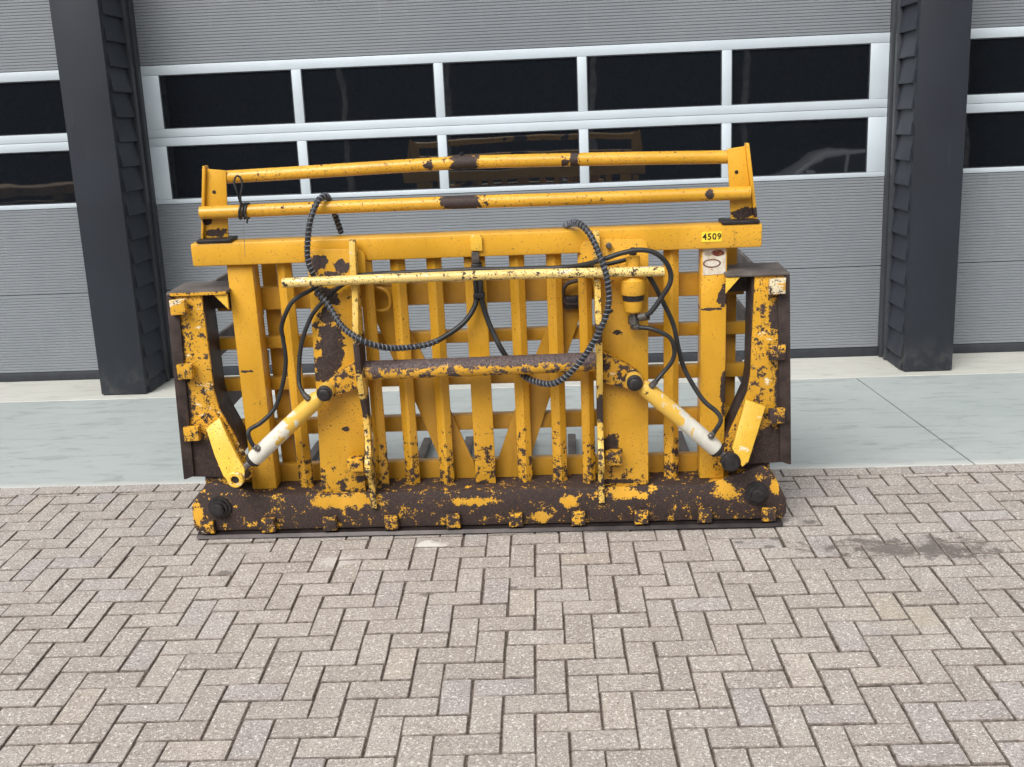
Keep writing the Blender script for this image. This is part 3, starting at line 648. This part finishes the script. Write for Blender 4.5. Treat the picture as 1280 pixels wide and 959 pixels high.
# ---- hoses
H = {
 'a': [(-0.573, 0.150, 1.342), (-0.589, 0.13, 1.42), (-0.601, 0.1, 1.485), (-0.603, 0.04, 1.514), (-0.627, -0.01, 1.499), (-0.657, -0.05, 1.423), (-0.677, -0.06, 1.316), (-0.677, -0.06, 1.249), (-0.663, -0.055, 1.197), (-0.655, -0.045, 1.136), (-0.608, -0.06, 1.068), (-0.553, -0.10, 0.990), (-0.468, -0.150, 0.939), (-0.389, -0.12, 0.898), (-0.301, -0.06, 0.876), (-0.181, -0.03, 0.889), (-0.06, 0.0, 0.955), (-0.004, 0.03, 1.023), (0.006, 0.045, 1.075), (0.006, 0.045, 1.137), (0.006, 0.045, 1.199)],
 'b': [(-0.656, -0.02, 1.166), (-0.681, -0.03, 1.135), (-0.735, -0.03, 1.109), (-0.783, -0.03, 1.069), (-0.826, -0.03, 0.983), (-0.826, -0.03, 0.92), (-0.825, -0.04, 0.805), (-0.875, -0.06, 0.643), (-0.938, -0.09, 0.575), (-0.990, -0.11, 0.547), (-0.996, -0.12, 0.521), (-0.982, -0.118, 0.477), (-.965, -.100, .453)],
 'c': [(-0.524, -0.02, 1.162), (-0.581, -0.02, 1.129), (-0.674, -0.025, 1.046), (-0.716, -0.03, 0.98), (-0.748, -0.03, 0.903), (-0.765, -0.04, 0.814), (-0.768, -0.06, 0.734), (-0.748, -0.09, 0.699), (-0.723, -0.098, 0.672)],
 'd': [(0.027, 0.04, 1.138), (0.026, 0.04, 1.076), (0.030, 0.04, 1.045), (0.056, 0.03, 0.948), (0.112, 0.0, 0.83), (0.165, 0.025, 0.75), (0.23, -0.04, 0.712), (0.333, -0.12, 0.720), (0.431, -0.15, 0.808), (0.509, -0.17, 0.93), (0.557, -0.17, 1.046), (0.556, -0.16, 1.159), (0.529, -0.14, 1.254), (0.49, -0.1, 1.34), (0.446, -0.04, 1.375), (0.408, 0.05, 1.362), (0.391, 0.155, 1.329)],
 'e': [(-0.500, -0.03, 1.187), (-0.376, 0.0, 1.186), (-0.173, 0.01, 1.187), (0.013, 0.01, 1.189), (0.165, 0.01, 1.185), (0.366, 0.0, 1.186), (0.466, -0.06, 1.206), (0.547, -0.1, 1.234), (0.612, -0.1, 1.254), (0.693, -0.1, 1.266), (0.758, -0.1, 1.249), (0.806, -0.1, 1.198), (0.816, -0.1, 1.132), (0.773, -0.1, 1.057), (0.73, -0.095, 1.001), (0.690, -0.075, 0.982)],
 'f': [(0.366, 0.012, 1.172), (0.482, -0.04, 1.192), (0.565, -0.05, 1.204), (0.647, -0.05, 1.221)],
 'g': [(0.690, -0.03, 1.172), (0.735, -0.05, 1.142), (0.794, -0.05, 1.028), (0.834, -0.05, 0.935), (0.854, -0.05, 0.837), (0.883, -0.06, 0.737), (0.951, -0.09, 0.621), (1.009, -0.11, 0.569), (1.025, -0.12, 0.536), (1.009, -0.122, 0.501), (0.985, -0.100, 0.455)],
 'h': [(0.668, -0.05, 0.935), (0.692, -0.07, 0.936), (0.747, -0.09, 0.93), (0.813, -0.09, 0.894), (0.833, -0.09, 0.838), (0.823, -0.09, 0.79), (0.783, -0.09, 0.739), (0.755, -0.1, 0.708), (0.735, -0.095, 0.685)],
}
for key, r in (('a', .0115), ('b', .0095), ('c', .0095), ('d', .0115), ('e', .0105), ('f', .009), ('g', .0100), ('h', .0095)):
    path = spline(H[key], 6)
    h_ = tube('hose', M_RUB, grab, path, r, 12)
    if key in 'ad':
        rng = (0, 92) if key == 'a' else (28, 95)
        seg = path[rng[0]:rng[1]]
        L = 0; pts = []; F = frames(seg); ang = 0
        for i in range(len(seg) - 1):
            dl = (seg[i + 1] - seg[i]).length; n = max(3, int(dl / .0022))
            for j in range(n):
                t = j / n; p_ = seg[i].lerp(seg[i + 1], t); u, v, tt = F[i]
                pts.append(p_ + (u * math.cos(ang) + v * math.sin(ang)) * (r + .0012)); ang += dl / n / .019 * 2 * math.pi
        bm = bmesh.new(); a_tube(bm, pts, .0030, 5); finish(bm, 'spiral_wrap', M_WRAP, h_, 60)
    ends = {'b': (-1,), 'c': (-1,), 'e': (-1,), 'g': (-1,), 'h': (0, -1)}.get(key, ())
    for e in ends:
        p0 = path[e]; p1 = path[-4 if e == -1 else 3]; ax = (p1 - p0).normalized()
        lathe('end_fitting', M_FIT, h_, p0 - ax * .004, ax, [(0, .010), (.004, .0145), (.018, .0145), (.020, .0125), (.036, .0125), (.037, .011)], 8)
# ---- valve block on the right hitch plate
v = lathe('valve', M_BODY, grab, (.667, -.05, 1.075), (0, 0, 1), [(0, .050), (.004, .052), (.060, .052), (.064, .046), (.075, .040), (.078, .030), (.160, .030), (.163, .024)], 24)
lathe('valve_neck', M_DARK, v, (.667, -.05, 1.050), (0, 0, 1), [(0, .044), (.0245, .047)], 24)
lathe('valve_cup', M_BODY, v, (.667, -.05, .998), (0, 0, 1), [(0, .032), (.006, .038), (.045, .042), (.0515, .042)], 24)
lathe('valve_nut', M_FIT, v, (.667, -.05, .925), (0, 0, 1), [(0, .014), (.02, .014), (.022, .024), (.055, .024), (.057, .018), (.0725, .018)], 6)
lathe('side_nut', M_FIT, v, (.690, -.06, .972), (1, -.3, .1), [(0, .012), (.03, .012), (.031, .009), (.045, .009)], 8)
lathe('port_plug', M_RUST, v, (.667, -.05, 1.2385), (0, 0, 1), [(0, .016), (.018, .016), (.020, .010), (.030, .009)], 8)
# ---- tab and coupling at the middle of the top beam
prism('top_tab', M_LUG, topb, [(-.004, 1.268), (.044, 1.266), (.045, 1.322), (.038, 1.334), (.002, 1.334), (-.005, 1.324)], .012, .0295, 'y', .003)
cp = box('hose_coupling', M_FIT, grab, -.004, .028, .022, .060, 1.212, 1.262, .004)
box('coupling_body', M_DARK, cp, -.008, .036, .02, .064, 1.170, 1.2115, .006)
box('cable_tie', M_RUB, cp, -.006, .043, .022, .062, 1.062, 1.082, .004)
# ---- number label and worn maker's plate
def flat_mat(name, col, rough=.5): return plain(name, col, rough, 0, .06, 60)
lab = box('number_label', flat_mat('yellow_label', (0.88, 0.66, 0.05)), grab, .958, 1.040, .0272, .0298, 1.268, 1.310)
fc = bpy.data.curves.new('digits', 'FONT'); fc.body = '4509'; fc.size = .036; fc.align_x = 'CENTER'; fc.align_y = 'CENTER'; fc.extrude = .0004; fc.offset = .0006; fc.space_character = 1.12
fo = bpy.data.objects.new('digits_tmp', fc); COL.objects.link(fo); bpy.context.view_layer.update()
me = bpy.data.meshes.new_from_object(fo.evaluated_get(bpy.context.evaluated_depsgraph_get())); bpy.data.objects.remove(fo)
for vtx in me.vertices: vtx.co = (vtx.co.x + 1.000, .0265 - vtx.co.z * 1, vtx.co.y + 1.289)
new_obj('digits', me, flat_mat('black_print', (0.012, 0.012, 0.012)), lab)
k = NT('worn_white_sticker'); p = k.obco(); n = k.noise(p, 38, 6, .65)
def el(x, z, rx, rz, a, b):
    d = k.vmath('LENGTH', k.vmath('MULTIPLY', k.vmath('SUBTRACT', p, (x, 0, z)), (1 / rx, 0, 1 / rz)))
    return k.ramp(k.math('ADD', d, k.math('MULTIPLY', k.math('SUBTRACT', n, .5), .9)), a, b)
c = k.mix(k.ramp(n, .35, .6), (.70, .66, .58), (.60, .52, .40))
c = k.mix(el(1.030, 1.215, .028, .013, 1.05, .95), c, (.16, .03, .02))
c = k.mix(k.math('MULTIPLY', el(.992, 1.212, .018, .010, 1.05, .9), .6), c, (.30, .24, .18))
c = k.mix(k.ramp(n, .575, .62), c, (.42, .20, .03))
wl = prism('maker_sticker', k.out(c, .5), grab, [(.968, 1.122), (1.062, 1.126), (1.063, 1.2365), (.966, 1.2365)], .0578, .0597, 'y')
bm = bmesh.new(); N = 32
for i in range(N):
    a0, a1 = 2 * math.pi * i / N, 2 * math.pi * (i + 1) / N
    q = [(1.005 + math.cos(a) * rx, 1.172 + math.sin(a) * rz) for a, rx, rz in ((a0, .038, .019), (a1, .038, .019), (a1, .031, .0135), (a0, .031, .0135))]
    bm.faces.new([bm.verts.new((x, .0570, z)) for x, z in q])
bmesh.ops.remove_doubles(bm, verts=bm.verts, dist=1e-5)
r = bmesh.ops.solidify(bm, geom=bm.faces[:], thickness=.0004)
finish(bm, 'oval_mark', flat_mat('faded_print', (.17, .085, .07)), wl)

# ================================================================== cord tied round the guard tube
cord = tag(empty('cord', (0, 0, 0)), 'black cord looped and knotted round the lower guard tube of the yellow implement', 'cord')
cord.matrix_world = grab.matrix_world @ Matrix.Translation((-.958, .054, 1.463))
loop = spline([(0, -.035, .03), (-.010, -.04, .09), (-.018, -.035, .125), (-.006, -.03, .150), (.010, -.03, .140), (.014, -.035, .110), (.004, -.04, .07), (.001, -.035, .03)], 5)
tube('loop', M_RUB, cord, loop, .0042, 8)
for dx, s in ((-.012, 0), (.003, .4), (.016, .8)):
    ring = [(dx + .006 * math.sin(t * 2 * math.pi + s), .032 * math.cos(t * 2 * math.pi), .032 * math.sin(t * 2 * math.pi)) for t in [i / 20 for i in range(21)]]
    tube('winding', M_RUB, cord, ring, .0048, 8)
tube('loose_end', M_RUB, cord, spline([(.010, -.036, -.005), (.022, -.042, -.030), (.018, -.044, -.045)], 4), .004, 7)
tube('thin_wire', M_WORN, cord, spline([(.004, -.036, -.02), (.005, -.055, -.09), (.000, -.060, -.185)], 4), .0011, 5)

# ================================================================== across the yard, seen only mirrored in the door glass
def leaf_mat(name, col):
    k = NT(name); p = k.pos(); c = k.mix(k.ramp(k.noise(p, 1.2, 3), .3, .7), tuple(x * .6 for x in col), tuple(x * 1.3 for x in col)); return k.out(c, .7, None, .2)
M_LEAF = leaf_mat('dark_foliage', (.014, .020, .011)); M_BARK = plain('bark', (.05, .042, .036), .9, 0, .4, 6, .4)
def tree_meshes(seed):
    rnd = random.Random(seed)
    bm = bmesh.new()
    a_tube(bm, spline([(0, 0, -.2), (.05, 0, 1.2), (-.05, .05, 3), (0, 0, 5.5), (.1, 0, 8)], 3), [.22 - .2 * i / 12 for i in range(13)], 8)
    for i in range(9):
        a = rnd.uniform(0, 6.28); z = rnd.uniform(1.4, 6)
        a_tube(bm, [(0, 0, z), (math.cos(a) * .8, math.sin(a) * .8, z + .7), (math.cos(a) * 1.7, math.sin(a) * 1.7, z + 1.2)], [.07, .05, .02], 6)
    me_t = bpy.data.meshes.new('trunk'); bm.to_mesh(me_t); bm.free(); me_t.materials.append(M_BARK)
    vs, fs = [], []
    clumps = [(rnd.uniform(-1.9, 1.9), rnd.uniform(-1.5, 1.5), rnd.uniform(.7, 8.6), rnd.uniform(.6, 1.2)) for i in range(70)]
    for cx, cy, cz, cr in clumps:
        for j in range(75):
            d = Vector((rnd.gauss(0, 1), rnd.gauss(0, 1), rnd.gauss(0, 1))).normalized() * cr * rnd.random() ** .4
            q = Vector((cx, cy, cz)) + d; u = Vector((rnd.gauss(0, 1), rnd.gauss(0, 1), rnd.gauss(0, 1))).normalized(); v = u.orthogonal().normalized()
            s = rnd.uniform(.22, .36); b = len(vs); vs += [q - u * s, q + v * s * .6, q + u * s, q - v * s * .6]; fs.append((b, b + 1, b + 2, b + 3))
    me_c = bpy.data.meshes.new('crown'); me_c.from_pydata(vs, [], fs); me_c.materials.append(M_LEAF)
    return me_t, me_c
TM = [tree_meshes(3), tree_meshes(11)]
for i in range(30):  # two dense rows, added to keep bright sky out of the glass reflections
    x = -24 + (i % 15) * 3.4 + (1.7 if i > 14 else 0) + random.uniform(-.4, .4); y = (-21.5 if i < 15 else -24.8) + random.uniform(-.6, .6)
    t = empty('sky_screen_tree', (x, y, pave_z(0, -11) - .12)); t.rotation_euler.z = random.uniform(0, 6.28); s = random.uniform(.9, 1.15); t.scale = (s, s, s)
    mt, mc = TM[i % 2]
    new_obj('trunk', mt, None, t); new_obj('crown', mc, None, t)
    tag(t, 'dense dark tree added across the yard to block the sky mirrored in the door windows', 'tree', 'added trees across the yard')
# a few bare-stemmed trees in front of them
bm = bmesh.new(); a_tube(bm, spline([(0, 0, -.2), (.04, .02, 2), (-.03, .04, 4), (.05, 0, 6), (0, .05, 9)], 3), [.10 - .06 * i / 12 for i in range(13)], 8)
for i in range(8):
    a = i * 2.4; z = 5.2 + i * .4
    a_tube(bm, [(0, 0, z), (math.cos(a) * .7, math.sin(a) * .7, z + .8), (math.cos(a) * 1.2, math.sin(a) * 1.2, z + 1.5)], [.04, .03, .012], 6)
me_t = bpy.data.meshes.new('trunk'); bm.to_mesh(me_t); bm.free(); me_t.materials.append(plain('pale_bark', (.30, .29, .27), .85, 0, .5, 3, .3))
rnd = random.Random(5); vs, fs = [], []
for i in range(1800):
    d = Vector((rnd.gauss(0, 1), rnd.gauss(0, 1), rnd.gauss(0, 1))).normalized() * rnd.random() ** .4
    q = Vector((d.x * 1.6, d.y * 1.6, 7.6 + d.z * 2.2)); u = Vector((rnd.gauss(0, 1), rnd.gauss(0, 1), rnd.gauss(0, 1))).normalized(); v_ = u.orthogonal().normalized()
    b = len(vs); vs += [q - u * .13, q + v_ * .08, q + u * .13, q - v_ * .08]; fs.append((b, b + 1, b + 2, b + 3))
me_c = bpy.data.meshes.new('crown'); me_c.from_pydata(vs, [], fs); me_c.materials.append(M_LEAF)
for x, y in ((-5.6, -17.6), (-2.9, -18.0), (1.0, -17.2), (5.1, -18.2), (10.6, -17.4)):
    t = empty('slender_tree', (x, y, pave_z(0, -11) - .12)); t.rotation_euler.z = x * 3
    new_obj('trunk', me_t, None, t); new_obj('crown', me_c, None, t)
    tag(t, 'slender tree with a bare pale stem, mirrored as a thin upright in the door windows', 'tree', 'slender trees across the yard')
# pale car, mirrored in the right-hand window of the middle door
M_CAR = plain('pale_car_paint', (.74, .76, .78), .25, .1, .03); M_CG = plain('car_glass', (.012, .014, .018), .05, 0, .1); M_TYRE = plain('tyre', (.02, .02, .02), .8); M_RIM = plain('rim', (.35, .36, .38), .35, .8, .1)
car = empty('car', (0, 0, 0)); tag(car, 'pale car parked across the yard, mirrored in the window of the middle door', 'car')
bm = bmesh.new()
body = [(-2.15, .35), (-2.2, .62), (-2.1, .88), (-1.25, .98), (1.75, 1.0), (2.12, .92), (2.2, .6), (2.15, .33), (1.75, .30), (1.62, .62), (1.35, .70), (1.08, .62), (.95, .30), (-.98, .30), (-1.1, .62), (-1.38, .70), (-1.66, .62), (-1.78, .30)]
a_prism(bm, body, -.86, .86, 'y', .04)
finish(bm, 'body', M_CAR, car, 40)
bm = bmesh.new()
cab = [(-1.20, .985), (-.45, 1.46), (.0, 1.53), (1.2, 1.50), (1.78, 1.0)]
a_prism(bm, cab, -.80, .80, 'y', .05, lambda x, y, z: (x, y * (1 - .16 * max(0, (z - .98) / .55)), z)); finish(bm, 'cabin', M_CAR, car, 40)
for sy in (-1, 1):
    for poly in ([(-.98, 1.03), (-.42, 1.39), (.05, 1.45), (.05, 1.03)], [(.13, 1.03), (.13, 1.45), (.85, 1.44), (.95, 1.03)], [(1.03, 1.03), (.95, 1.43), (1.18, 1.42), (1.55, 1.03)]):
        prism('side_window', M_CG, car, poly, sy * .792, sy * .806, 'y', 0, lambda x, y, z: (x, y * (1 - .16 * max(0, (z - .98) / .55)), z))
    for wx in (-1.38, 1.35):
        tyre = lathe('wheel', M_TYRE, car, (wx, sy * .68, .33), (0, sy, 0), [(0, .22), (.01, .32), (.04, .335), (.15, .335), (.19, .31), (.192, .22)], 24)
        lathe('rim', M_RIM, tyre, (wx, sy * .84, .33), (0, sy, 0), [(0, .215), (.03, .205), (.032, .06), (.04, .05)], 20)
    prism('headlight', M_RIM, car, [(-2.13, .68), (-2.09, .84), (-1.86, .88), (-1.90, .74)], sy * .70, sy * .868, 'y', .01)
    box('mirror', M_CAR, car, -.86, -.68, *(sorted((sy * .80, sy * .98))), 1.0, 1.12, .03)
car.matrix_world = Matrix.Translation((6.75, -15.1, pave_z(0, -11) - .12))
# timber pile beside the yard, mirrored low in the left door's window
M_TIM = plain('weathered_timber', (.20, .125, .060), .85, 0, .35, 5, .4)
pile = empty('timber_pile', (-7.6, -3.2, -.335)); tag(pile, 'pile of brown timber beams beside the yard, mirrored in the left door window', 'timber pile')
for lv in range(6):
    zt = .10 + lv * .255
    for bx in (-.9, .9): box('bearer', M_TIM, pile, bx - .05, bx + .05, -.55, .55, zt - (.10 if lv == 0 else .1195), zt, .004)
    for j in range(4):
        L = random.uniform(1.5, 1.75); off = random.uniform(-.1, .1)
        box('beam', M_TIM, pile, -L + off, L + off, -.52 + j * .27, -.52 + j * .27 + .23, zt + .0005, zt + .134, .006)
